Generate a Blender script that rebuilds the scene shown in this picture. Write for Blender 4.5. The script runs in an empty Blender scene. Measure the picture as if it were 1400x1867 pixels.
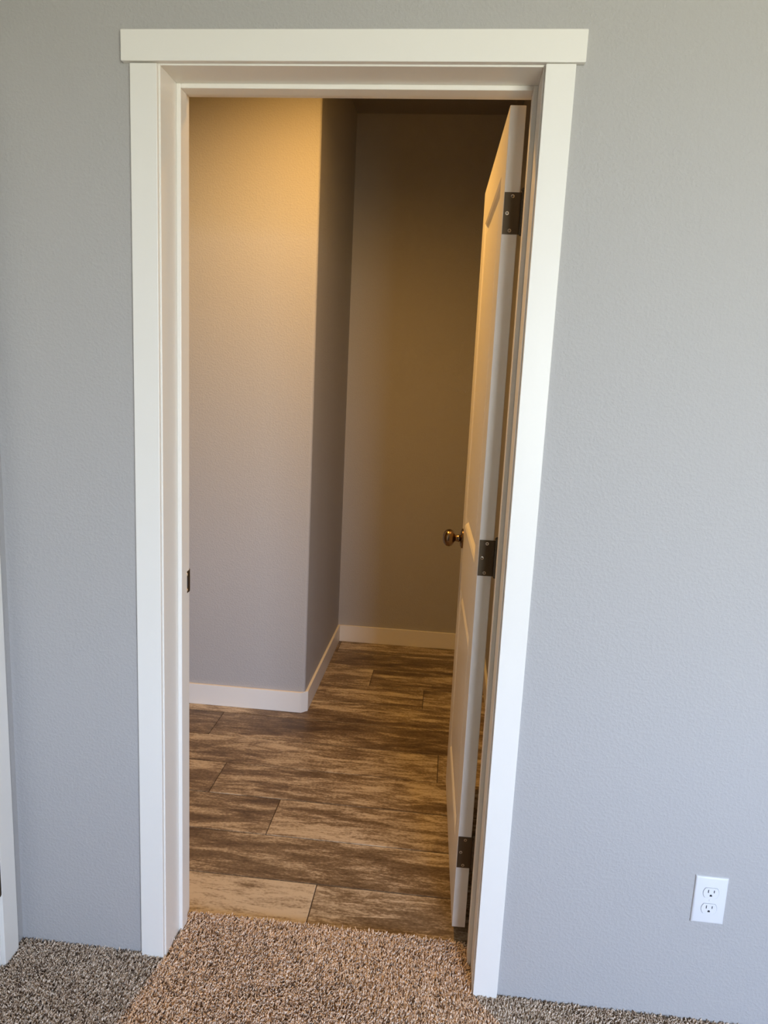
import bpy, bmesh, math, random
import numpy as np
from mathutils import Vector, Matrix

random.seed(7)
rng = np.random.default_rng(11)
SC = bpy.context.scene
COL = SC.collection
PI = math.pi

# ------------------------------------------------------------------ camera
FW, FH = 1400.0, 1867.0
F_PX = 1352.2
CAM_LOC = (0.1528, -1.5977, 1.4438)
PITCH, YAW, ROLL = -0.18084, 0.09647, -0.0454
PPX, PPY = -16.4, 16.3                     # principal point offset in pixels (right, down)
cam_d = bpy.data.cameras.new('camera')
cam = bpy.data.objects.new('camera', cam_d)
COL.objects.link(cam)
cam_d.sensor_fit = 'VERTICAL'
cam_d.sensor_height = 36.0
cam_d.lens = F_PX / FH * 36.0
cam_d.shift_x = -PPX / FH
cam_d.shift_y = PPY / FH
cam_d.clip_start = 0.02
_R = (Matrix.Rotation(YAW, 3, 'Z') @ Matrix.Rotation(PITCH, 3, 'X') @ Matrix.Rotation(ROLL, 3, 'Y')
      @ Matrix(((1, 0, 0), (0, 0, -1), (0, 1, 0))))
cam.matrix_world = Matrix.Translation(CAM_LOC) @ _R.to_4x4()
SC.camera = cam

# ------------------------------------------------------------------ sky, window light, exposure
SKY_STRENGTH = 24.5
world = bpy.data.worlds.new('daylight_sky')
SC.world = world
world.use_nodes = True
wn = world.node_tree
wn.nodes.clear()
w_out = wn.nodes.new('ShaderNodeOutputWorld')
w_bg = wn.nodes.new('ShaderNodeBackground')
w_tc = wn.nodes.new('ShaderNodeTexCoord')
w_sep = wn.nodes.new('ShaderNodeSeparateXYZ')
w_map = wn.nodes.new('ShaderNodeMapRange')
w_rmp = wn.nodes.new('ShaderNodeValToRGB')
w_map.inputs['From Min'].default_value = -1
w_map.inputs['From Max'].default_value = 1
wn.links.new(w_tc.outputs['Generated'], w_sep.inputs[0])
wn.links.new(w_sep.outputs['Z'], w_map.inputs['Value'])
wn.links.new(w_map.outputs[0], w_rmp.inputs[0])
wn.links.new(w_rmp.outputs[0], w_bg.inputs['Color'])
wn.links.new(w_bg.outputs[0], w_out.inputs['Surface'])
cr = w_rmp.color_ramp
cr.elements[0].position = 0.0
cr.elements[0].color = (0.50, 0.51, 0.42, 1)      # ground
cr.elements[1].position = 0.485
cr.elements[1].color = (0.54, 0.54, 0.45, 1)
e = cr.elements.new(0.515); e.color = (0.76, 0.86, 1.02, 1)    # horizon
e = cr.elements.new(0.70); e.color = (0.54, 0.69, 1.02, 1)
e = cr.elements.new(1.0); e.color = (0.40, 0.60, 1.0, 1)      # zenith
w_bg.inputs['Strength'].default_value = SKY_STRENGTH

WIN = dict(x0=0.95, x1=2.75, z0=0.60, z1=2.25, y=-3.90)      # window in the wall behind the camera
pl_d = bpy.data.lights.new('window_portal', 'AREA')
pl_d.shape = 'RECTANGLE'
pl_d.size = WIN['x1'] - WIN['x0']
pl_d.size_y = WIN['z1'] - WIN['z0']
pl_d.cycles.is_portal = True
pl = bpy.data.objects.new('window_portal', pl_d)
COL.objects.link(pl)
pl.location = ((WIN['x0'] + WIN['x1']) / 2, WIN['y'] - 0.02, (WIN['z0'] + WIN['z1']) / 2)
pl.rotation_euler = (PI / 2, 0, 0)          # shines along +y, into the room

SC.view_settings.view_transform = 'Standard'
SC.view_settings.look = 'None'
SC.view_settings.exposure = 0.56
SC.view_settings.gamma = 1.0
SC.view_settings.use_curve_mapping = False
SC.cycles.use_denoising = True
SC.cycles.max_bounces = 12
SC.cycles.diffuse_bounces = 8

# ------------------------------------------------------------------ helpers
def new_mat(name):
    m = bpy.data.materials.new(name)
    m.use_nodes = True
    nt = m.node_tree
    b = nt.nodes['Principled BSDF']
    return m, nt, b

def N(nt, kind, **kw):
    n = nt.nodes.new('ShaderNode' + kind)
    for k, v in kw.items():
        if k in n.inputs:
            n.inputs[k].default_value = v
        else:
            setattr(n, k, v)
    return n

def plain(name, col, rough=0.5, metal=0.0, spec=0.5):
    m, nt, b = new_mat(name)
    b.inputs['Base Color'].default_value = (*col, 1)
    b.inputs['Roughness'].default_value = rough
    b.inputs['Metallic'].default_value = metal
    b.inputs['Specular IOR Level'].default_value = spec
    return m

def wall_paint(name, col):
    m, nt, b = new_mat(name)
    tc = N(nt, 'TexCoord')
    n1 = N(nt, 'TexNoise', Scale=150.0, Detail=3.0, Roughness=0.55)
    n2 = N(nt, 'TexNoise', Scale=60.0, Detail=2.0, Roughness=0.5)
    nt.links.new(tc.outputs['Object'], n1.inputs['Vector'])
    nt.links.new(tc.outputs['Object'], n2.inputs['Vector'])
    r1 = N(nt, 'MapRange'); r1.inputs['From Min'].default_value = 0.42; r1.inputs['From Max'].default_value = 0.68
    nt.links.new(n1.outputs['Fac'], r1.inputs['Value'])
    mx = N(nt, 'Math', operation='MULTIPLY_ADD')
    nt.links.new(n2.outputs['Fac'], mx.inputs[0]); mx.inputs[1].default_value = 0.8
    nt.links.new(r1.outputs[0], mx.inputs[2])
    bp = N(nt, 'Bump'); bp.inputs['Strength'].default_value = 0.36; bp.inputs['Distance'].default_value = 0.0016
    nt.links.new(mx.outputs[0], bp.inputs['Height'])
    nt.links.new(bp.outputs[0], b.inputs['Normal'])
    b.inputs['Base Color'].default_value = (*col, 1)
    b.inputs['Roughness'].default_value = 0.6
    b.inputs['Specular IOR Level'].default_value = 0.35
    return m

def trim_paint(name, col, rough=0.38):
    m, nt, b = new_mat(name)
    tc = N(nt, 'TexCoord')
    mp = N(nt, 'Mapping'); mp.inputs['Scale'].default_value = (60, 60, 6)
    n1 = N(nt, 'TexNoise', Scale=3.0, Detail=2.0)
    nt.links.new(tc.outputs['Object'], mp.inputs[0]); nt.links.new(mp.outputs[0], n1.inputs['Vector'])
    bp = N(nt, 'Bump'); bp.inputs['Strength'].default_value = 0.03; bp.inputs['Distance'].default_value = 0.001
    nt.links.new(n1.outputs['Fac'], bp.inputs['Height']); nt.links.new(bp.outputs[0], b.inputs['Normal'])
    b.inputs['Base Color'].default_value = (*col, 1)
    b.inputs['Roughness'].default_value = rough
    b.inputs['Specular IOR Level'].default_value = 0.4
    return m

M = {}
M['wall'] = wall_paint('grey_wall_paint', (0.43, 0.418, 0.405))
M['ceiling'] = wall_paint('ceiling_paint', (0.76, 0.75, 0.72))
M['ceiling_dim'] = wall_paint('shade_darkened_ceiling_paint', (0.30, 0.275, 0.25))  # far room ceiling: its lack of direct light is put into a darker colour
M['trim'] = trim_paint('white_trim_paint', (0.82, 0.795, 0.735))
M['door'] = trim_paint('white_door_paint', (0.80, 0.775, 0.715), 0.33)
M['plastic'] = plain('white_plastic', (0.72, 0.725, 0.73), 0.35)
M['dark'] = plain('dark_slot', (0.02, 0.02, 0.022), 0.7)
M['grout'] = plain('dark_grout', (0.075, 0.055, 0.04), 0.9)
M['subfloor'] = plain('subfloor_board', (0.20, 0.15, 0.10), 0.9)
M['screw'] = plain('bright_screw_steel', (0.85, 0.80, 0.70), 0.45, 1.0)
M['screw_dull'] = plain('aged_screw_bronze', (0.52, 0.44, 0.33), 0.35, 1.0)
M['frame'] = plain('white_vinyl', (0.8, 0.8, 0.8), 0.4)

def brushed(name, col, rough):
    m, nt, b = new_mat(name)
    tc = N(nt, 'TexCoord')
    mp = N(nt, 'Mapping'); mp.inputs['Scale'].default_value = (400, 400, 20)
    n1 = N(nt, 'TexNoise', Scale=2.0, Detail=2.0)
    nt.links.new(tc.outputs['Object'], mp.inputs[0]); nt.links.new(mp.outputs[0], n1.inputs['Vector'])
    r = N(nt, 'MapRange'); r.inputs['To Min'].default_value = rough - 0.07; r.inputs['To Max'].default_value = rough + 0.1
    nt.links.new(n1.outputs['Fac'], r.inputs['Value']); nt.links.new(r.outputs[0], b.inputs['Roughness'])
    b.inputs['Base Color'].default_value = (*col, 1)
    b.inputs['Metallic'].default_value = 1.0
    return m
M['hinge'] = brushed('antique_bronze_hinge', (0.115, 0.09, 0.06), 0.5)
M['knob'] = brushed('antique_bronze_knob', (0.25, 0.165, 0.09), 0.2)

def glass():
    m, nt, b = new_mat('window_glass')
    nt.nodes.remove(b)
    out = nt.nodes['Material Output']
    tr = N(nt, 'BsdfTransparent'); gl = N(nt, 'BsdfGlossy'); gl.inputs['Roughness'].default_value = 0.0
    fr = N(nt, 'Fresnel'); fr.inputs['IOR'].default_value = 1.45
    mx = N(nt, 'MixShader')
    nt.links.new(fr.outputs[0], mx.inputs[0]); nt.links.new(tr.outputs[0], mx.inputs[1]); nt.links.new(gl.outputs[0], mx.inputs[2])
    nt.links.new(mx.outputs[0], out.inputs['Surface'])
    return m
M['glass'] = glass()

def emitter(name, col, s):
    m, nt, b = new_mat(name)
    b.inputs['Emission Color'].default_value = (*col, 1)
    b.inputs['Emission Strength'].default_value = s
    return m
LAMP_COL = (1.0, 0.52, 0.12)
M['lens'] = emitter('warm_lamp_lens', LAMP_COL, 6.0)

def plank_mat():
    m, nt, b = new_mat('weathered_wood_look_tile')
    L = nt.links.new
    tc = N(nt, 'TexCoord'); oi = N(nt, 'ObjectInfo')
    off = N(nt, 'Math', operation='MULTIPLY'); off.inputs[1].default_value = 53.0
    L(oi.outputs['Random'], off.inputs[0])
    cmb = N(nt, 'CombineXYZ'); L(off.outputs[0], cmb.inputs[0]); L(off.outputs[0], cmb.inputs[1])
    ad = N(nt, 'VectorMath', operation='ADD'); L(tc.outputs['Object'], ad.inputs[0]); L(cmb.outputs[0], ad.inputs[1])
    def noise(sx, sy, detail, rough, dist=0.0):
        mp = N(nt, 'Mapping'); mp.inputs['Scale'].default_value = (sx, sy, 1)
        n = N(nt, 'TexNoise', Scale=1.0, Detail=detail, Roughness=rough, Distortion=dist)
        L(ad.outputs[0], mp.inputs[0]); L(mp.outputs[0], n.inputs['Vector'])
        return n.outputs['Fac']
    big = noise(1.5, 7.5, 5, 0.62, 0.9)
    mid = noise(6.0, 30.0, 9, 0.73, 0.8)
    fine = noise(26.0, 190.0, 4, 0.65)
    chip = noise(95.0, 150.0, 3, 0.6)
    t1 = N(nt, 'Math', operation='MULTIPLY'); L(big, t1.inputs[0]); t1.inputs[1].default_value = 0.42
    t2 = N(nt, 'Math', operation='MULTIPLY_ADD'); L(mid, t2.inputs[0]); t2.inputs[1].default_value = 0.56; L(t1.outputs[0], t2.inputs[2])
    t3 = N(nt, 'Math', operation='MULTIPLY_ADD'); L(fine, t3.inputs[0]); t3.inputs[1].default_value = 0.13; L(t2.outputs[0], t3.inputs[2])
    cs = N(nt, 'SeparateColor'); L(oi.outputs['Color'], cs.inputs[0])       # tone of this one plank
    sh = N(nt, 'Math', operation='ADD'); L(cs.outputs[0], sh.inputs[0]); L(t3.outputs[0], sh.inputs[1])
    chipm = N(nt, 'MapRange'); chipm.inputs['From Min'].default_value = 0.3; chipm.inputs['From Max'].default_value = 0.7
    chipm.inputs['To Min'].default_value = -0.543; chipm.inputs['To Max'].default_value = -0.457
    L(chip, chipm.inputs['Value'])
    sh2 = N(nt, 'Math', operation='ADD'); L(sh.outputs[0], sh2.inputs[0]); L(chipm.outputs[0], sh2.inputs[1])
    rp = N(nt, 'ValToRGB'); L(sh2.outputs[0], rp.inputs[0])
    c = rp.color_ramp
    c.elements[0].position = 0.43; c.elements[0].color = (0.078, 0.049, 0.026, 1)
    c.elements[1].position = 0.67; c.elements[1].color = (0.58, 0.49, 0.36, 1)
    q = c.elements.new(0.505); q.color = (0.150, 0.103, 0.060, 1)
    q = c.elements.new(0.555); q.color = (0.225, 0.165, 0.102, 1)
    q = c.elements.new(0.590); q.color = (0.35, 0.275, 0.185, 1)
    q = c.elements.new(0.625); q.color = (0.47, 0.385, 0.275, 1)
    L(rp.outputs[0], b.inputs['Base Color'])
    b.inputs['Roughness'].default_value = 0.42
    b.inputs['Specular IOR Level'].default_value = 0.4
    bp = N(nt, 'Bump'); bp.inputs['Strength'].default_value = 0.25; bp.inputs['Distance'].default_value = 0.001
    L(t3.outputs[0], bp.inputs['Height']); L(bp.outputs[0], b.inputs['Normal'])
    return m
M['plank'] = plank_mat()

def carpet_base():
    m, nt, b = new_mat('carpet_backing_and_far_pile')
    L = nt.links.new
    tc = N(nt, 'TexCoord')
    n1 = N(nt, 'TexNoise', Scale=210.0, Detail=3.0, Roughness=0.7); L(tc.outputs['Object'], n1.inputs['Vector'])
    rp = N(nt, 'ValToRGB'); L(n1.outputs['Fac'], rp.inputs[0])
    c = rp.color_ramp
    c.elements[0].position = 0.36; c.elements[0].color = (0.20, 0.14, 0.10, 1)
    c.elements[1].position = 0.66; c.elements[1].color = (0.60, 0.49, 0.385, 1)
    L(rp.outputs[0], b.inputs['Base Color'])
    b.inputs['Roughness'].default_value = 0.95
    b.inputs['Specular IOR Level'].default_value = 0.1
    bp = N(nt, 'Bump'); bp.inputs['Strength'].default_value = 0.8; bp.inputs['Distance'].default_value = 0.006
    L(n1.outputs['Fac'], bp.inputs['Height']); L(bp.outputs[0], b.inputs['Normal'])
    return m
M['carpet_base'] = carpet_base()

def carpet_yarn():
    m, nt, b = new_mat('flecked_carpet_yarn')
    at = N(nt, 'Attribute', attribute_name='yarn')
    nt.links.new(at.outputs['Color'], b.inputs['Base Color'])
    b.inputs['Roughness'].default_value = 0.9
    b.inputs['Specular IOR Level'].default_value = 0.15
    return m
M['yarn'] = carpet_yarn()

class MB:
    """collects geometry for one mesh"""
    def __init__(self):
        self.v = []; self.f = []
    def box(self, x0, x1, y0, y1, z0, z1):
        o = len(self.v)
        self.v += [(x0, y0, z0), (x1, y0, z0), (x1, y1, z0), (x0, y1, z0), (x0, y0, z1), (x1, y0, z1), (x1, y1, z1), (x0, y1, z1)]
        self.f += [tuple(o + i for i in q) for q in ((3, 2, 1, 0), (4, 5, 6, 7), (0, 1, 5, 4), (1, 2, 6, 5), (2, 3, 7, 6), (3, 0, 4, 7))]
        return self
    def poly(self, pts):
        o = len(self.v); self.v += [tuple(p) for p in pts]; self.f.append(tuple(range(o, o + len(pts)))); return self
    def prism(self, pts2, lo, hi, axis='z'):
        """pts2 counter-clockwise outline, extruded along axis"""
        n = len(pts2); o = len(self.v)
        def mk(p, h):
            return {'z': (p[0], p[1], h), 'y': (p[0], h, p[1]), 'x': (h, p[0], p[1])}[axis]
        self.v += [mk(p, lo) for p in pts2] + [mk(p, hi) for p in pts2]
        self.f.append(tuple(o + i for i in reversed(range(n)))); self.f.append(tuple(o + n + i for i in range(n)))
        for i in range(n):
            j = (i + 1) % n
            self.f.append((o + i, o + j, o + n + j, o + n + i))
        return self
    def lathe(self, prof, seg=32, axis=(0, 0, 1), origin=(0, 0, 0)):
        """prof list of (radius, height along axis)"""
        a = Vector(axis).normalized(); u = a.orthogonal().normalized(); w = a.cross(u)
        o = len(self.v); org = Vector(origin)
        for r, h in prof:
            for k in range(seg):
                t = 2 * PI * k / seg
                self.v.append(tuple(org + a * h + (u * math.cos(t) + w * math.sin(t)) * r))
        for i in range(len(prof) - 1):
            for k in range(seg):
                k2 = (k + 1) % seg
                self.f.append((o + i * seg + k, o + i * seg + k2, o + (i + 1) * seg + k2, o + (i + 1) * seg + k))
        self.f.append(tuple(o + k for k in reversed(range(seg))))
        self.f.append(tuple(o + (len(prof) - 1) * seg + k for k in range(seg)))
        return self
    def build(self, name, mat, parent=None, bevel=0.0, smooth=False, seg=2, loc=None):
        me = bpy.data.meshes.new(name)
        me.from_pydata(self.v, [], self.f)
        bm = bmesh.new(); bm.from_mesh(me)
        bmesh.ops.remove_doubles(bm, verts=bm.verts, dist=1e-6)
        bmesh.ops.recalc_face_normals(bm, faces=bm.faces)
        bm.to_mesh(me); bm.free()
        me.materials.append(M[mat] if isinstance(mat, str) else mat)
        o = bpy.data.objects.new(name, me); COL.objects.link(o)
        if parent: o.parent = parent
        if loc: o.location = loc
        if bevel > 0:
            md = o.modifiers.new('edge', 'BEVEL'); md.width = bevel; md.segments = seg; md.limit_method = 'ANGLE'; md.angle_limit = math.radians(40)
        if smooth:
            me.polygons.foreach_set('use_smooth', [True] * len(me.polygons))
            if hasattr(me, 'set_sharp_from_angle'): me.set_sharp_from_angle(angle=math.radians(38))
        return o

def tag(o, label=None, cat=None, kind=None, group=None):
    if label: o['label'] = label
    if cat: o['category'] = cat
    if kind: o['kind'] = kind
    if group: o['group'] = group
    return o

def empty(name, loc=(0, 0, 0), rz=0.0):
    o = bpy.data.objects.new(name, None); COL.objects.link(o)
    o.location = loc; o.rotation_euler = (0, 0, rz); o.empty_display_size = 0.05
    return o

# ------------------------------------------------------------------ dimensions (metres; door wall face is y = 0, carpet top z = 0)
XL, XR = -0.487, 0.290            # inner edges of the casing
CW, CT = 0.0575, 0.011            # casing width, thickness
ZH, HH = 2.0685, 0.0585           # underside / height of the head casing
REV = 0.003
JL, JR, ZJ = XL + REV, XR - REV, ZH - REV     # faces of the jambs
WT = 0.167                        # wall thickness
CEIL = 2.80
XW = -0.867                       # left wall face
XE = 3.20                         # right wall of the bedroom
YB = -3.90                        # wall behind the camera
FZ = -0.012                       # top of the tile floor
BXR, BXL = 0.400, -2.20           # far room right / left wall faces
PY, PX = 1.479, -0.424            # partition face (y) and its right face (x)
YK = 2.452                        # far room back wall face
JT = 0.018

# ------------------------------------------------------------------ shell of the bedroom
mb = MB()
mb.box(BXL - 0.12, JL - JT, 0, WT, -0.03, CEIL)
mb.box(JR + JT, XE + 0.12, 0, WT, -0.03, CEIL)
mb.box(JL - JT, JR + JT, 0, WT, ZJ + JT, CEIL)
tag(mb.build('wall_front', 'wall'), 'grey textured wall around the open doorway', 'wall', 'structure')

# left wall with the opening of a second door
D2Y1 = -0.094                     # casing inner edge on the corner side
D2W = 0.777
mb = MB()
d2a, d2b = D2Y1 - REV + JT, D2Y1 - D2W + REV - JT
mb.box(XW - 0.12, XW, d2a, 0.0, -0.03, CEIL)
mb.box(XW - 0.12, XW, YB - 0.12, d2b, -0.03, CEIL)
mb.box(XW - 0.12, XW, d2b, d2a, ZJ + JT, CEIL)
tag(mb.build('wall_left', 'wall'), 'grey side wall meeting the doorway wall in the left corner', 'wall', 'structure')
tag(MB().box(XE, XE + 0.12, YB - 0.12, 0, -0.03, CEIL).build('wall_right', 'wall'), 'grey bedroom wall on the right, outside the picture', 'wall', 'structure')
mb = MB()
mb.box(XW, WIN['x0'], YB - 0.12, YB, -0.03, CEIL)
mb.box(WIN['x1'], XE, YB - 0.12, YB, -0.03, CEIL)
mb.box(WIN['x0'], WIN['x1'], YB - 0.12, YB, -0.03, WIN['z0'])
mb.box(WIN['x0'], WIN['x1'], YB - 0.12, YB, WIN['z1'], CEIL)
tag(mb.build('wall_back', 'wall'), 'grey bedroom wall with the window, behind the camera', 'wall', 'structure')
tag(MB().box(XW - 0.12, XE + 0.12, YB - 0.12, WT, CEIL, CEIL + 0.1).build('ceiling', 'ceiling'), 'pale bedroom ceiling above the picture', 'ceiling', 'structure')
tag(MB().box(XW - 0.12, XE + 0.12, YB - 0.12, 0.165, -0.10, -0.03).build('floor', 'subfloor'), 'subfloor under the bedroom carpet', 'floor', 'structure')

# unseen box added behind the closed left door, keeps sky light out of its gaps
mb = MB()
mb.box(-1.72, -1.60, YB - 0.12, 0, -0.03, CEIL)
mb.box(-1.60, XW - 0.12, -1.12, -1.00, -0.03, CEIL)
mb.box(-1.60, XW - 0.12, -1.00, 0, CEIL - 0.1, CEIL)
mb.box(-1.60, XW - 0.12, -1.00, 0, -0.10, -0.03)
tag(mb.build('wall_leak_block', 'wall'), 'unseen box added behind the closed side door to block leaking sky light', 'wall', 'structure')

# window behind the camera
wroot = tag(empty('window_1', ((WIN['x0'] + WIN['x1']) / 2, YB, WIN['z0'])), 'white framed window behind the camera', 'window', 'structure')
def win_part(name, mbx, mat, bevel=0.002):
    o = mbx.build(name, mat, None, bevel)
    o.parent = wroot; o.matrix_parent_inverse = Matrix.Translation(wroot.location).inverted()
    return o
wx0, wx1, wz0, wz1 = WIN['x0'], WIN['x1'], WIN['z0'], WIN['z1']
mb = MB()
mb.box(wx0, wx0 + 0.05, YB - 0.09, YB - 0.03, wz0, wz1).box(wx1 - 0.05, wx1, YB - 0.09, YB - 0.03, wz0, wz1)
mb.box(wx0 + 0.05, wx1 - 0.05, YB - 0.09, YB - 0.03, wz0, wz0 + 0.05).box(wx0 + 0.05, wx1 - 0.05, YB - 0.09, YB - 0.03, wz1 - 0.05, wz1)
win_part('window_frame', mb, 'frame')
wm = (wx0 + wx1) / 2
win_part('mullion', MB().box(wm - 0.03, wm + 0.03, YB - 0.085, YB - 0.035, wz0 + 0.05, wz1 - 0.05), 'frame')
for a, b_ in ((wx0 + 0.05, wm - 0.03), (wm + 0.03, wx1 - 0.05)):
    win_part('pane', MB().box(a, b_, YB - 0.062, YB - 0.058, wz0 + 0.05, wz1 - 0.05), 'glass', 0)
win_part('window_sill', MB().box(wx0 - 0.04, wx1 + 0.04, YB - 0.03, YB + 0.05, wz0 - 0.025, wz0), 'trim', 0.003)

# ------------------------------------------------------------------ shell of the far room
ROOM2 = 'far room beyond the doorway'
tag(MB().box(BXR, BXR + 0.12, WT, YK + 0.12, -0.05, CEIL).build('wall_bathroom_right', 'wall'), 'wall behind the open door in the far room', 'wall', 'structure')
tag(MB().box(PX, BXR, YK, YK + 0.12, -0.05, CEIL).build('wall_bathroom_back', 'wall'), 'shaded back wall at the end of the far room', 'wall', 'structure')
tag(MB().box(BXL - 0.12, BXL, WT, PY, -0.05, CEIL).build('wall_bathroom_left', 'wall'), 'left wall of the far room, hidden behind the door frame', 'wall', 'structure')
BN = 0.012                         # bullnose radius
pts = [(BXL - 0.12, YK + 0.12), (BXL - 0.12, PY)]
for k in range(9):
    t = -PI / 2 + (PI / 2) * k / 8
    pts.append((PX - BN + BN * math.cos(t), PY + BN + BN * math.sin(t)))
pts.append((PX, YK + 0.12))
tag(MB().prism(pts, -0.05, CEIL).build('wall_partition', 'wall', smooth=True), 'grey partition wall with rounded corner, lit warm at the top', 'wall', 'structure')
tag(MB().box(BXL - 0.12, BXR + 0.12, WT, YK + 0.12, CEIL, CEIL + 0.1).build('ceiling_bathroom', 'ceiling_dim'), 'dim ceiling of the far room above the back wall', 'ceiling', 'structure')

# baseboards of the far room
BH, BT = 0.095, 0.012
zb0, zb1 = FZ, FZ + BH
CB = 0.019                         # set-back of the angled corner piece
mb = MB().box(BXL, PX - CB, PY - BT, PY, zb0, zb1)
tag(mb.build('baseboard_front', 'trim', bevel=0.0015), 'white baseboard along the front of the partition wall', 'baseboard', 'structure')
c0 = (PX - CB, PY - BT); c1 = (PX + BT, PY + CB)
k_ = BT * 0.42
mb = MB().prism([(c0[0], PY), c0, (c0[0] + k_, c0[1]), (c1[0], c1[1] - k_), c1, (PX, c1[1]), (PX - BN * 0.3, PY + BN * 0.3)], zb0, zb1)
tag(mb.build('baseboard_corner', 'trim', bevel=0.001), 'small angled white baseboard piece at the rounded partition corner', 'baseboard', 'structure')
tag(MB().box(PX, PX + BT, PY + CB, YK, zb0, zb1).build('baseboard_side', 'trim', bevel=0.0015), 'white baseboard receding along the shaded side of the partition', 'baseboard', 'structure')
tag(MB().box(PX + BT, BXR - BT, YK - BT, YK, zb0, zb1).build('baseboard_back', 'trim', bevel=0.0015), 'white baseboard along the far back wall', 'baseboard', 'structure')
tag(MB().box(BXR - BT, BXR, WT + 0.1, YK, zb0, zb1).build('baseboard_right', 'trim', bevel=0.0015), 'white baseboard seen through the gap behind the door', 'baseboard', 'structure')

# tile floor: rows of wood-look planks running left to right
fl = tag(MB().box(BXL - 0.12, BXR + 0.12, 0.155, YK + 0.1, -0.06, FZ - 0.0025).build('floor_bathroom', 'grout'),
         'wood-look plank tile floor of the far room with dark joints', 'floor', 'structure')
ROW0, PITCH_R, PLEN, GAP = 0.3413, 0.2135, 1.27, 0.003
JOINT = {0: -0.158, 1: 0.47, 2: -0.367, 3: -0.629, 4: 0.182, 5: -0.772, 6: -0.95, 7: 0.099, 8: -0.171, 9: 0.36, 10: -0.4}
TONE = {(0, False): 0.085, (0, True): 0.015, (1, False): 0.005, (2, True): 0.01, (3, False): 0.0, (4, False): 0.02}
for row in range(0, 11):
    y1 = ROW0 + PITCH_R * row; y0 = y1 - PITCH_R
    y0 = max(y0, 0.157); y1 = min(y1, YK)
    if y1 - y0 < 0.02: continue
    xa = BXL if y0 < PY else PX
    j = JOINT[row]
    while j > xa: j -= PLEN
    while j < BXR:
        a, b_ = max(j, xa), min(j + PLEN, BXR)
        if b_ - a > 0.02:
            cx, cy = (a + b_) / 2, (y0 + y1) / 2
            hx, hy = (b_ - a - GAP) / 2, (y1 - y0 - GAP) / 2
            o = MB().box(-hx, hx, -hy, hy, -0.010, 0).build('plank', 'plank', fl, bevel=0.0009, seg=1, loc=(cx, cy, FZ + random.uniform(-0.0003, 0.0003)))
            o.color = (0.5 + TONE.get((row, a > -0.3), random.uniform(-0.035, 0.03)), 0.5, 0.5, 1)
        j += PLEN

# ------------------------------------------------------------------ door frames
def part(root, name, mbx, mat, bevel=0.0, smooth=False, label=None):
    """mesh given in world coordinates, parented to root"""
    o = mbx.build(name, mat, None, bevel, smooth)
    o.parent = root
    o.matrix_parent_inverse = root_mat(root).inverted()
    if label: o['label'] = label
    return o
def root_mat(r):
    return Matrix.Translation(r.location) @ r.rotation_euler.to_matrix().to_4x4()

fr = tag(empty('trim_1', ((XL + XR) / 2, 0, 0)), 'white painted frame and flat casing around the open doorway', 'door frame', 'structure')
part(fr, 'side_casing', MB().box(XL - CW, XL, -CT, 0, -0.006, ZH - 0.0025), 'trim', 0.0015)
part(fr, 'side_casing', MB().box(XR, XR + CW, -CT, 0, -0.006, ZH - 0.0008), 'trim', 0.0015)
part(fr, 'head_casing', MB().box(XL - CW - 0.017, XR + CW + 0.017, -CT - 0.004, 0, ZH, ZH + HH), 'trim', 0.0018)
part(fr, 'jamb', MB().box(JL - JT, JL, 0, WT, FZ, ZJ + JT), 'trim', 0.0012)
part(fr, 'jamb', MB().box(JR, JR + JT, 0, WT, FZ, ZJ + JT), 'trim', 0.0012)
part(fr, 'head_jamb', MB().box(JL, JR, 0, WT, ZJ, ZJ + JT), 'trim', 0.0012)
SY0, SY1, ST = 0.089, 0.127, 0.010
part(fr, 'door_stop', MB().box(JL, JL + ST, SY0, SY1, FZ, ZJ), 'trim', 0.0015)
part(fr, 'door_stop', MB().box(JR - ST, JR, SY0, SY1, FZ, ZJ), 'trim', 0.0015)
part(fr, 'head_stop', MB().box(JL + ST, JR - ST, SY0, SY1, ZJ - ST, ZJ), 'trim', 0.0015)
# casing on the far side
part(fr, 'side_casing', MB().box(XL - CW, XL, WT, WT + CT, FZ, ZH), 'trim', 0.0015)
part(fr, 'side_casing', MB().box(XR, XR + CW, WT, WT + CT, FZ, ZH), 'trim', 0.0015)
part(fr, 'head_casing', MB().box(XL - CW - 0.017, XR + CW + 0.017, WT, WT + CT, ZH, ZH + HH), 'trim', 0.0015)
# strike plate on the left jamb with a lip past its far edge
mb = MB()
zs0, zs1 = 0.908, 0.964
lip = []
for q in range(6):
    t = q / 5
    lip.append((WT + 0.016 * t, JL + 0.0013 - 0.006 * t * t))
out2 = [(0.131, JL - 0.0005), (0.131, JL + 0.0013)] + lip + [(p[0], p[1] - 0.0018) for p in reversed(lip)]
mb.prism([(p[1], p[0]) for p in out2], zs0, zs1)
sp = part(fr, 'strike_plate', mb, 'hinge', 0.0004, label='dark bronze strike plate on the left jamb')
for zz in (zs0 + 0.008, zs1 - 0.008):
    s = MB().lathe([(0.0035, 0), (0.0032, 0.0012), (0.001, 0.0016)], 14, (1, 0, 0), (JL + 0.0010, 0.150, zz)).build('screw', 'screw', None, smooth=True)
    s.parent = sp
s = MB().box(JL + 0.0011, JL + 0.0017, 0.139, 0.158, (zs0 + zs1) / 2 - 0.013, (zs0 + zs1) / 2 + 0.013).build('latch_hole', 'dark', None)
s.parent = sp

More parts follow.
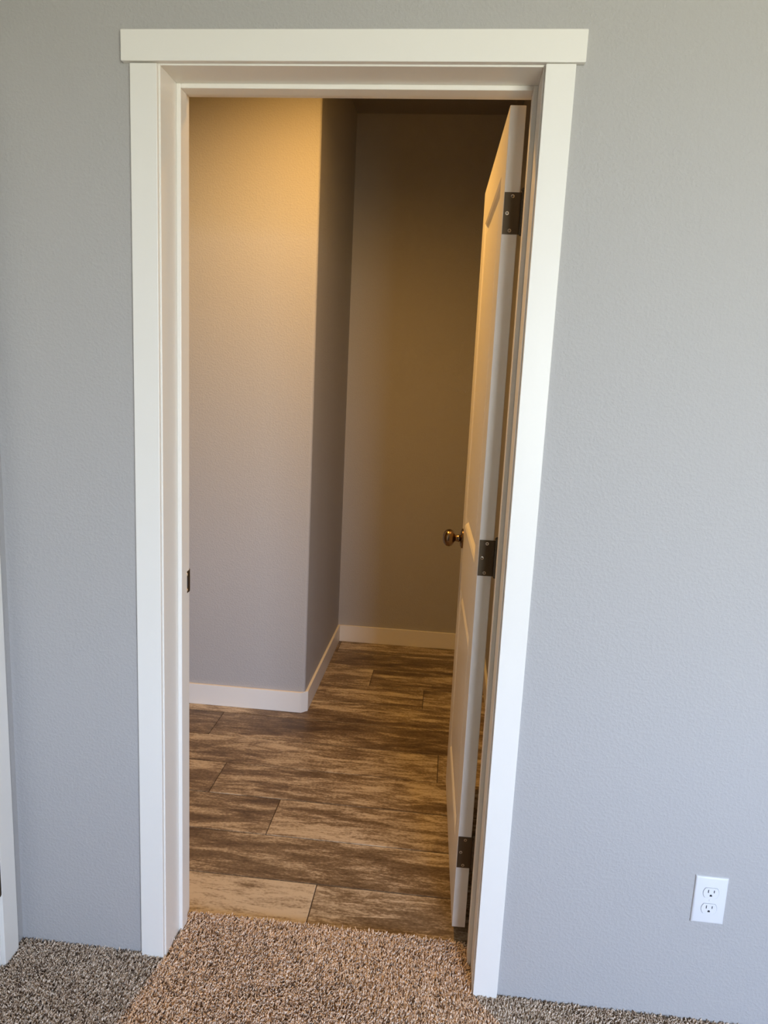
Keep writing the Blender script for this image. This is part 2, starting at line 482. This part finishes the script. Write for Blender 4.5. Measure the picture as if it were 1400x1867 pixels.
# ------------------------------------------------------------------ panel door
DW, DT, DH = 0.752, 0.035, 2.032
STILE = 0.117
PANELS = [(0.975, DH - 0.116), (0.192, 0.772)]          # z ranges of the two recessed panels
STK_W, STK_D = 0.015, 0.0115                              # sticking slope
def door_slab_mb():
    """local: x 0..-? thickness along +x (0 = knob-room face, DT = other face), y along the width, z up"""
    m = MB()
    ys = [0.0, STILE, DW - STILE, DW]
    zs = [0.0, PANELS[1][0], PANELS[1][1], PANELS[0][0], PANELS[0][1], DH]
    for face, sgn in ((0.0, 1), (DT, -1)):
        for i in range(3):
            for j in range(5):
                if i == 1 and j in (1, 3):
                    a0, a1, b0, b1 = ys[1], ys[2], zs[j], zs[j + 1]
                    q = [(a0, b0), (a1, b0), (a1, b1), (a0, b1)]
                    q2 = [(a0 + STK_W, b0 + STK_W), (a1 - STK_W, b0 + STK_W), (a1 - STK_W, b1 - STK_W), (a0 + STK_W, b1 - STK_W)]
                    mid = [((p[0] * .55 + r[0] * .45), (p[1] * .55 + r[1] * .45)) for p, r in zip(q, q2)]
                    d = face + sgn * STK_D; dm = face + sgn * STK_D * 0.28
                    for k in range(4):
                        l = (k + 1) % 4
                        m.poly([(face, *q[k]), (face, *q[l]), (dm, *mid[l]), (dm, *mid[k])])
                        m.poly([(dm, *mid[k]), (dm, *mid[l]), (d, *q2[l]), (d, *q2[k])])
                    m.poly([(d, *p) for p in q2])
                else:
                    m.poly([(face, ys[i], zs[j]), (face, ys[i + 1], zs[j]), (face, ys[i + 1], zs[j + 1]), (face, ys[i], zs[j + 1])])
    for i in range(3):
        for z in (0.0, DH):
            m.poly([(0, ys[i], z), (DT, ys[i], z), (DT, ys[i + 1], z), (0, ys[i + 1], z)])
    for j in range(5):
        for y in (0.0, DW):
            m.poly([(0, y, zs[j]), (DT, y, zs[j]), (DT, y, zs[j + 1]), (0, y, zs[j + 1])])
    return m
def door_field_mb(zr, face, sgn):
    m = MB()
    g0, g1 = STK_W + 0.004, STK_W + 0.026
    d0, d1 = face + sgn * (STK_D + 0.0004), face + sgn * 0.0022
    a0, a1, b0, b1 = STILE, DW - STILE, zr[0], zr[1]
    R0 = [(a0 + g0, b0 + g0), (a1 - g0, b0 + g0), (a1 - g0, b1 - g0), (a0 + g0, b1 - g0)]
    R1 = [(a0 + g1, b0 + g1), (a1 - g1, b0 + g1), (a1 - g1, b1 - g1), (a0 + g1, b1 - g1)]
    for k in range(4):
        l = (k + 1) % 4
        m.poly([(d0, *R0[k]), (d0, *R0[l]), (d1, *R1[l]), (d1, *R1[k])])
    m.poly([(d1, *p) for p in R1]); m.poly([(d0, *p) for p in reversed(R0)])
    return m

def screw_mb(org, axis, r=0.0038):
    m = MB().lathe([(r, 0), (r * 0.95, 0.0006), (r * 0.55, 0.0011)], 16, axis, org)
    return m

def child(parent, name, mbx, mat, bevel=0.0, smooth=False, label=None):
    """mesh in the root's local coordinates"""
    o = mbx.build(name, mat, parent, bevel, smooth)
    if label: o['label'] = label
    return o

KNOB = [(0.0330, 0.0), (0.0335, 0.0025), (0.0320, 0.0055), (0.0270, 0.0080), (0.0175, 0.0100), (0.0130, 0.0135), (0.0112, 0.0185),
        (0.0108, 0.0230), (0.0122, 0.0265), (0.0170, 0.0300), (0.0225, 0.0330), (0.0268, 0.0380), (0.0290, 0.0440), (0.0292, 0.0490), (0.0276, 0.0550),
        (0.0240, 0.0600), (0.0185, 0.0640), (0.0120, 0.0665), (0.0050, 0.0676)]
def build_door(name, loc, rz, label, hinge_z, pin_side=1):
    r = tag(empty(name, loc, rz), label, 'door', 'structure')
    sl = child(r, 'slab', door_slab_mb(), 'door', 0.0012)
    for zr in PANELS:
        for face, sgn in ((0.0, 1), (DT, -1)):
            child(r, 'panel', door_field_mb(zr, face, sgn), 'door', 0.0008)
    yk, zk = DW - 0.062, 0.922
    for face, ax in ((0.0, -1), (DT, 1)):
        rose = MB().lathe(KNOB[:5] + [(0.006, 0.0105)], 40, (ax, 0, 0), (face, yk, zk))
        ro = child(r, 'rose', rose, 'knob', smooth=True, label='round bronze backplate of the knob')
        child(ro, 'knob', MB().lathe([(0.008, 0.0095)] + KNOB[5:], 40, (ax, 0, 0), (face, yk, zk)), 'knob', smooth=True, label='antique bronze round door knob')
    child(r, 'latch_plate', MB().box(DT / 2 - 0.0125, DT / 2 + 0.0125, DW - 0.0005, DW + 0.001, zk - 0.028, zk + 0.028), 'hinge')
    for hz in hinge_z:
        px, py = (DT + 0.0085, -0.0045) if pin_side > 0 else (-0.0115, -0.0045)
        m = MB().box(0.0012, DT + 0.004, -0.0016, 0.0005, hz, hz + 0.089)
        h = child(r, 'hinge', m, 'hinge', 0.0003, label='dark bronze hinge leaf on the door edge')
        kn = MB()
        for k in range(5):
            kn.lathe([(0.0060, hz + 0.089 * k / 5 + 0.0004), (0.0060, hz + 0.089 * (k + 1) / 5 - 0.0004)], 20, (0, 0, 1), (px, py, 0))
        kn.lathe([(0.0048, hz - 0.003), (0.0048, hz + 0.091), (0.0062, hz + 0.0915), (0.0066, hz + 0.0945), (0.0045, hz + 0.0975), (0.001, hz + 0.0985)], 20, (0, 0, 1), (px, py, 0))
        child(h, 'knuckle', kn, 'hinge', smooth=True)
        for fx, fz in ((0.53, 0.905), (0.24, 0.50), (0.47, 0.085)):
            bright = (hz == hinge_z[0] and fz == 0.50) or (hz == hinge_z[1] and fz > 0.9)
            org = (0.0012 + fx * (DT - 0.001), -0.0014, hz + fz * 0.089)
            s = child(h, 'screw', screw_mb(org, (0, -1, 0), 0.0042), 'screw' if bright else 'screw_dull', smooth=True)
            cr_ = MB()
            cr_.box(org[0] - 0.0022, org[0] + 0.0022, org[1] - 0.0014, org[1] - 0.0008, org[2] - 0.0006, org[2] + 0.0006)
            cr_.box(org[0] - 0.0006, org[0] + 0.0006, org[1] - 0.0014, org[1] - 0.0008, org[2] - 0.0022, org[2] + 0.0022)
            # cross recess drawn as a small dark inset on the screw head, joined to the screw
            me2 = s.data
            bm = bmesh.new(); bm.from_mesh(me2)
            base = len(me2.materials); me2.materials.append(M['dark'])
            vs = [bm.verts.new(v) for v in cr_.v]
            for f in cr_.f:
                nf = bm.faces.new([vs[i] for i in f]); nf.material_index = base
            bm.to_mesh(me2); bm.free()
    return r

DZ = 0.0275
door1 = build_door('door_1', (0.2367, 0.1805, DZ), 0.0326, 'white two-panel door standing open with a bronze knob and three hinges',
                   [1.791 - DZ, 0.998 - DZ, 0.205 - DZ])

# second door frame on the left wall, its edge peeking into the picture
fr2 = tag(empty('trim_2', (XW, D2Y1 - D2W / 2, 0)), 'white casing edge at the far left beside the room corner', 'door frame', 'structure')
ya, yb = D2Y1, D2Y1 - D2W
part(fr2, 'side_casing', MB().box(XW, XW + CT, ya, ya + CW, -0.006, ZH), 'trim', 0.0015)
part(fr2, 'side_casing', MB().box(XW, XW + CT, yb - CW, yb, -0.006, ZH), 'trim', 0.0015)
part(fr2, 'head_casing', MB().box(XW, XW + CT + 0.004, yb - CW - 0.017, ya + CW + 0.010, ZH, ZH + HH), 'trim', 0.0015)
part(fr2, 'jamb', MB().box(XW - 0.12, XW, ya - REV, ya - REV + JT, FZ, ZJ + JT), 'trim', 0.001)
part(fr2, 'jamb', MB().box(XW - 0.12, XW, yb + REV - JT, yb + REV, FZ, ZJ + JT), 'trim', 0.001)
part(fr2, 'head_jamb', MB().box(XW - 0.12, XW, yb + REV, ya - REV, ZJ, ZJ + JT), 'trim', 0.001)
part(fr2, 'door_stop', MB().box(XW - 0.085, XW - 0.045, ya - REV - ST, ya - REV, FZ, ZJ), 'trim', 0.001)
part(fr2, 'door_stop', MB().box(XW - 0.085, XW - 0.045, yb + REV, yb + REV + ST, FZ, ZJ), 'trim', 0.001)
# the closed door in that frame: hinges towards the corner, knuckles on the bedroom side
door2 = build_door('door_2', (XW - 0.004, ya - REV - 0.009, 0.012), PI, 'closed white door in the side wall at the far left', [1.79, 0.99, 0.185], -1)
# turned half round: width runs towards -y, its inner face looks into the bedroom
door2.location = (XW - 0.004, ya - REV - 0.009, 0.012)

# ------------------------------------------------------------------ carpet: backing and pile in one
def carpet():
    me = bpy.data.meshes.new('carpet')
    YE = 0.163
    base_v = [(XW, YB, -0.010), (XE, YB, -0.010), (XE, 0.0, -0.010), (JR, 0.0, -0.010), (JR, YE, -0.010), (JL, YE, -0.010), (JL, 0, -0.010), (XW, 0.0, -0.010)]
    base_b = [(x, y, -0.030) for x, y, z in base_v]
    x0, x1, y0, y1 = XW, 1.20, -0.66, YE
    sp = 0.0036
    gx, gy = np.meshgrid(np.arange(x0, x1, sp), np.arange(y0, y1, sp))
    p = np.stack([gx.ravel(), gy.ravel()], 1) + rng.uniform(-0.5, 0.5, (gx.size, 2)) * sp
    inside = (p[:, 1] < -0.001) | ((p[:, 0] > JL + 0.002) & (p[:, 0] < JR - 0.002) & (p[:, 1] < YE))
    inside &= ~((p[:, 0] < JL + ST + .001) & (p[:, 1] > SY0) & (p[:, 1] < SY1)) & ~((p[:, 0] > JR - ST - .001) & (p[:, 1] > SY0) & (p[:, 1] < SY1))
    for a, b_ in ((XL - CW, XL), (XR, XR + CW)):
        inside &= ~((p[:, 0] > a - 0.001) & (p[:, 0] < b_ + 0.001) & (p[:, 1] > -CT - 0.001) & (p[:, 1] < 0.001))
    inside &= ~((p[:, 0] < XW + CT + 0.001) & (p[:, 1] > ya - 0.001) & (p[:, 1] < ya + CW + 0.001))
    inside &= p[:, 0] > XW + 0.002
    p = p[inside]
    n = len(p)
    # lean of the pile: broad patches of nap plus strong individual scatter
    ang = 1.3 * np.sin(p[:, 0] * 7 + 2 * np.sin(p[:, 1] * 5)) + 1.1 * np.cos(p[:, 1] * 9 + p[:, 0] * 4) + rng.normal(0, 1.2, n)
    lean = np.abs(rng.normal(0.0048, 0.0026, n))
    hgt = rng.normal(0.0115, 0.0016, n)
    rad = rng.normal(0.0018, 0.0003, n)
    tw = rng.uniform(0, 2 * PI, n)
    dx, dy = np.cos(ang) * lean, np.sin(ang) * lean
    rings = [(0.0, 0.0, 0.85), (0.65, 0.5, 1.15), (1.0, 1.0, 0.6)]
    V = np.zeros((n, len(rings) * 3, 3), np.float32)
    for i, (hz, ln, rr) in enumerate(rings):
        for k in range(3):
            t = tw + k * 2 * PI / 3 + i * 0.5
            V[:, i * 3 + k, 0] = p[:, 0] + dx * ln + np.cos(t) * rad * rr
            V[:, i * 3 + k, 1] = p[:, 1] + dy * ln + np.sin(t) * rad * rr
            V[:, i * 3 + k, 2] = -0.0108 + hgt * hz
    fq = []
    for i in range(len(rings) - 1):
        for k in range(3):
            l = (k + 1) % 3
            a, b_, c, d = i * 3 + k, i * 3 + l, (i + 1) * 3 + l, (i + 1) * 3 + k
            fq += [(a, b_, c), (a, c, d)]
    top = (len(rings) - 1) * 3
    fq.append((top, top + 1, top + 2))
    fq = np.array(fq)
    nv = len(rings) * 3
    F = (fq[None] + (np.arange(n) * nv)[:, None, None]).reshape(-1, 3)
    nb = 16
    verts = np.concatenate([np.array(base_v + base_b, np.float32), V.reshape(-1, 3)])
    F = F + nb
    base_f = [tuple(range(8)), tuple(reversed(range(8, 16)))] + [(i, 8 + i, 8 + (i + 1) % 8, (i + 1) % 8) for i in range(8)]
    lens = [len(f) for f in base_f]
    bl = [i for f in base_f for i in f]
    loops = np.concatenate([np.array(bl), F.ravel()]).astype(np.int32)
    nt_ = len(F)
    starts = np.concatenate([np.cumsum([0] + lens[:-1]), len(bl) + 3 * np.arange(nt_)]).astype(np.int32)
    totals = np.concatenate([np.array(lens), np.full(nt_, 3)]).astype(np.int32)
    me.vertices.add(len(verts)); me.vertices.foreach_set('co', verts.ravel())
    me.loops.add(len(loops)); me.loops.foreach_set('vertex_index', loops)
    me.polygons.add(len(starts)); me.polygons.foreach_set('loop_start', starts)
    try:
        me.polygons.foreach_set('loop_total', totals)
    except Exception:
        pass
    mi = np.concatenate([np.zeros(len(base_f)), np.ones(nt_)]).astype(np.int32)
    me.polygons.foreach_set('material_index', mi)
    me.materials.append(M['carpet_base']); me.materials.append(M['yarn'])
    me.update(calc_edges=True); me.validate()
    # yarn colours: flecks of light, mid and dark yarn
    tones = np.array([(0.92, 0.765, 0.60), (0.77, 0.61, 0.465), (0.50, 0.37, 0.265), (0.18, 0.12, 0.08)])
    pick = rng.choice(4, n, p=[0.40, 0.32, 0.18, 0.10])
    c = tones[pick] * rng.normal(1, 0.08, (n, 1))
    C = np.ones((len(verts), 4), np.float32); C[:nb, :3] = 0.3
    C[nb:, :3] = np.repeat(c, nv, axis=0)
    att = me.color_attributes.new('yarn', 'FLOAT_COLOR', 'POINT')
    att.data.foreach_set('color', C.ravel())
    o = bpy.data.objects.new('carpet', me); COL.objects.link(o)
    return tag(o, 'brown and beige flecked carpet pile up to the threshold', 'carpet', 'stuff')
carpet()

# ------------------------------------------------------------------ wall outlet
OX, OZ, OW, OH = 0.7722, 0.2579, 0.0724, 0.1184
ou = tag(empty('wall_outlet', (OX + OW / 2, 0, OZ)), 'white duplex power outlet low on the grey wall right of the doorway', 'outlet')
PT = 0.0055
hw, hh = OW / 2, OH / 2
m = MB()
prof = [(0.0, 0.0), (0.0, -0.0022), (0.0012, -0.0038), (0.0034, -0.0050), (0.0062, -PT)]
ring = []
for ins, yy in prof:
    ring.append([(-hw + ins, yy, ins), (hw - ins, yy, ins), (hw - ins, yy, OH - ins), (-hw + ins, yy, OH - ins)])
for a, b_ in zip(ring[:-1], ring[1:]):
    for k in range(4):
        l = (k + 1) % 4
        m.poly([a[k], a[l], b_[l], b_[k]])
m.poly(ring[-1]); m.poly(list(reversed(ring[0])))
child(ou, 'cover_plate', m, 'plastic', smooth=True)
for sgn in (1, -1):
    cz = hh + sgn * 0.0200
    ptsr = []
    R_ = 0.0172; fl_ = 0.0122
    for k in range(48):
        t = 2 * PI * k / 48
        x_, z_ = R_ * math.cos(t), R_ * math.sin(t)
        ptsr.append((x_, max(-fl_, min(fl_, z_)) + cz))
    gm = MB().prism([((x_) * 1.045, cz + (z_ - cz) * 1.06) for x_, z_ in ptsr], -PT - 0.0002, -PT + 0.002, 'y')
    g = child(ou, 'receptacle_gap', gm, plain('plate_gap_shadow', (0.30, 0.31, 0.33), 0.8) if sgn == 1 else bpy.data.materials['plate_gap_shadow'])
    rc = child(ou, 'receptacle', MB().prism(ptsr, -PT - 0.0014, -PT + 0.002, 'y'), 'plastic', 0.0004, label='receptacle face with two slots and a ground hole')
    yf = -PT - 0.0014
    child(rc, 'slot', MB().box(-0.0073, -0.0054, yf - 0.0002, yf + 0.001, cz + 0.0005, cz + 0.0083), 'dark')
    child(rc, 'slot', MB().box(0.0054, 0.0073, yf - 0.0002, yf + 0.001, cz + 0.0012, cz + 0.0076), 'dark')
    gp = [(0.0027 * math.cos(t), cz - 0.0062 + 0.0027 * math.sin(t)) for t in [PI * k / 10 for k in range(11)]]
    gp = gp + [(-0.0027, cz - 0.0082), (0.0027, cz - 0.0082)]
    child(rc, 'ground_hole', MB().prism(gp, yf - 0.0002, yf + 0.001, 'y'), 'dark')
child(ou, 'screw', MB().lathe([(0.0030, 0), (0.0028, 0.0008), (0.001, 0.0012)], 18, (0, -1, 0), (0, -PT + 0.0002, hh)), 'plastic', smooth=True)

# ------------------------------------------------------------------ recessed lamp in the far room's ceiling
LX, LY = -0.375, 0.80
rl = tag(empty('recessed_downlight', (LX, LY, CEIL)), 'warm recessed ceiling downlight of the far room, above the picture', 'ceiling light')
child(rl, 'trim_ring', MB().lathe([(0.060, -0.0005), (0.060, -0.006), (0.088, -0.005), (0.092, -0.0005)], 40, (0, 0, 1)), 'frame', smooth=True)
child(rl, 'lens', MB().lathe([(0.058, -0.0008), (0.058, -0.003), (0.02, -0.0035)], 40, (0, 0, 1)), 'lens', smooth=True)
sd = bpy.data.lights.new('downlight_beam', 'SPOT')
sd.energy = 84
sd.color = LAMP_COL
sd.spot_size = math.radians(165)
sd.spot_blend = 1.0
sd.shadow_soft_size = 0.035
so = bpy.data.objects.new('downlight_beam', sd); COL.objects.link(so)
so.location = (LX, LY, CEIL - 0.015)
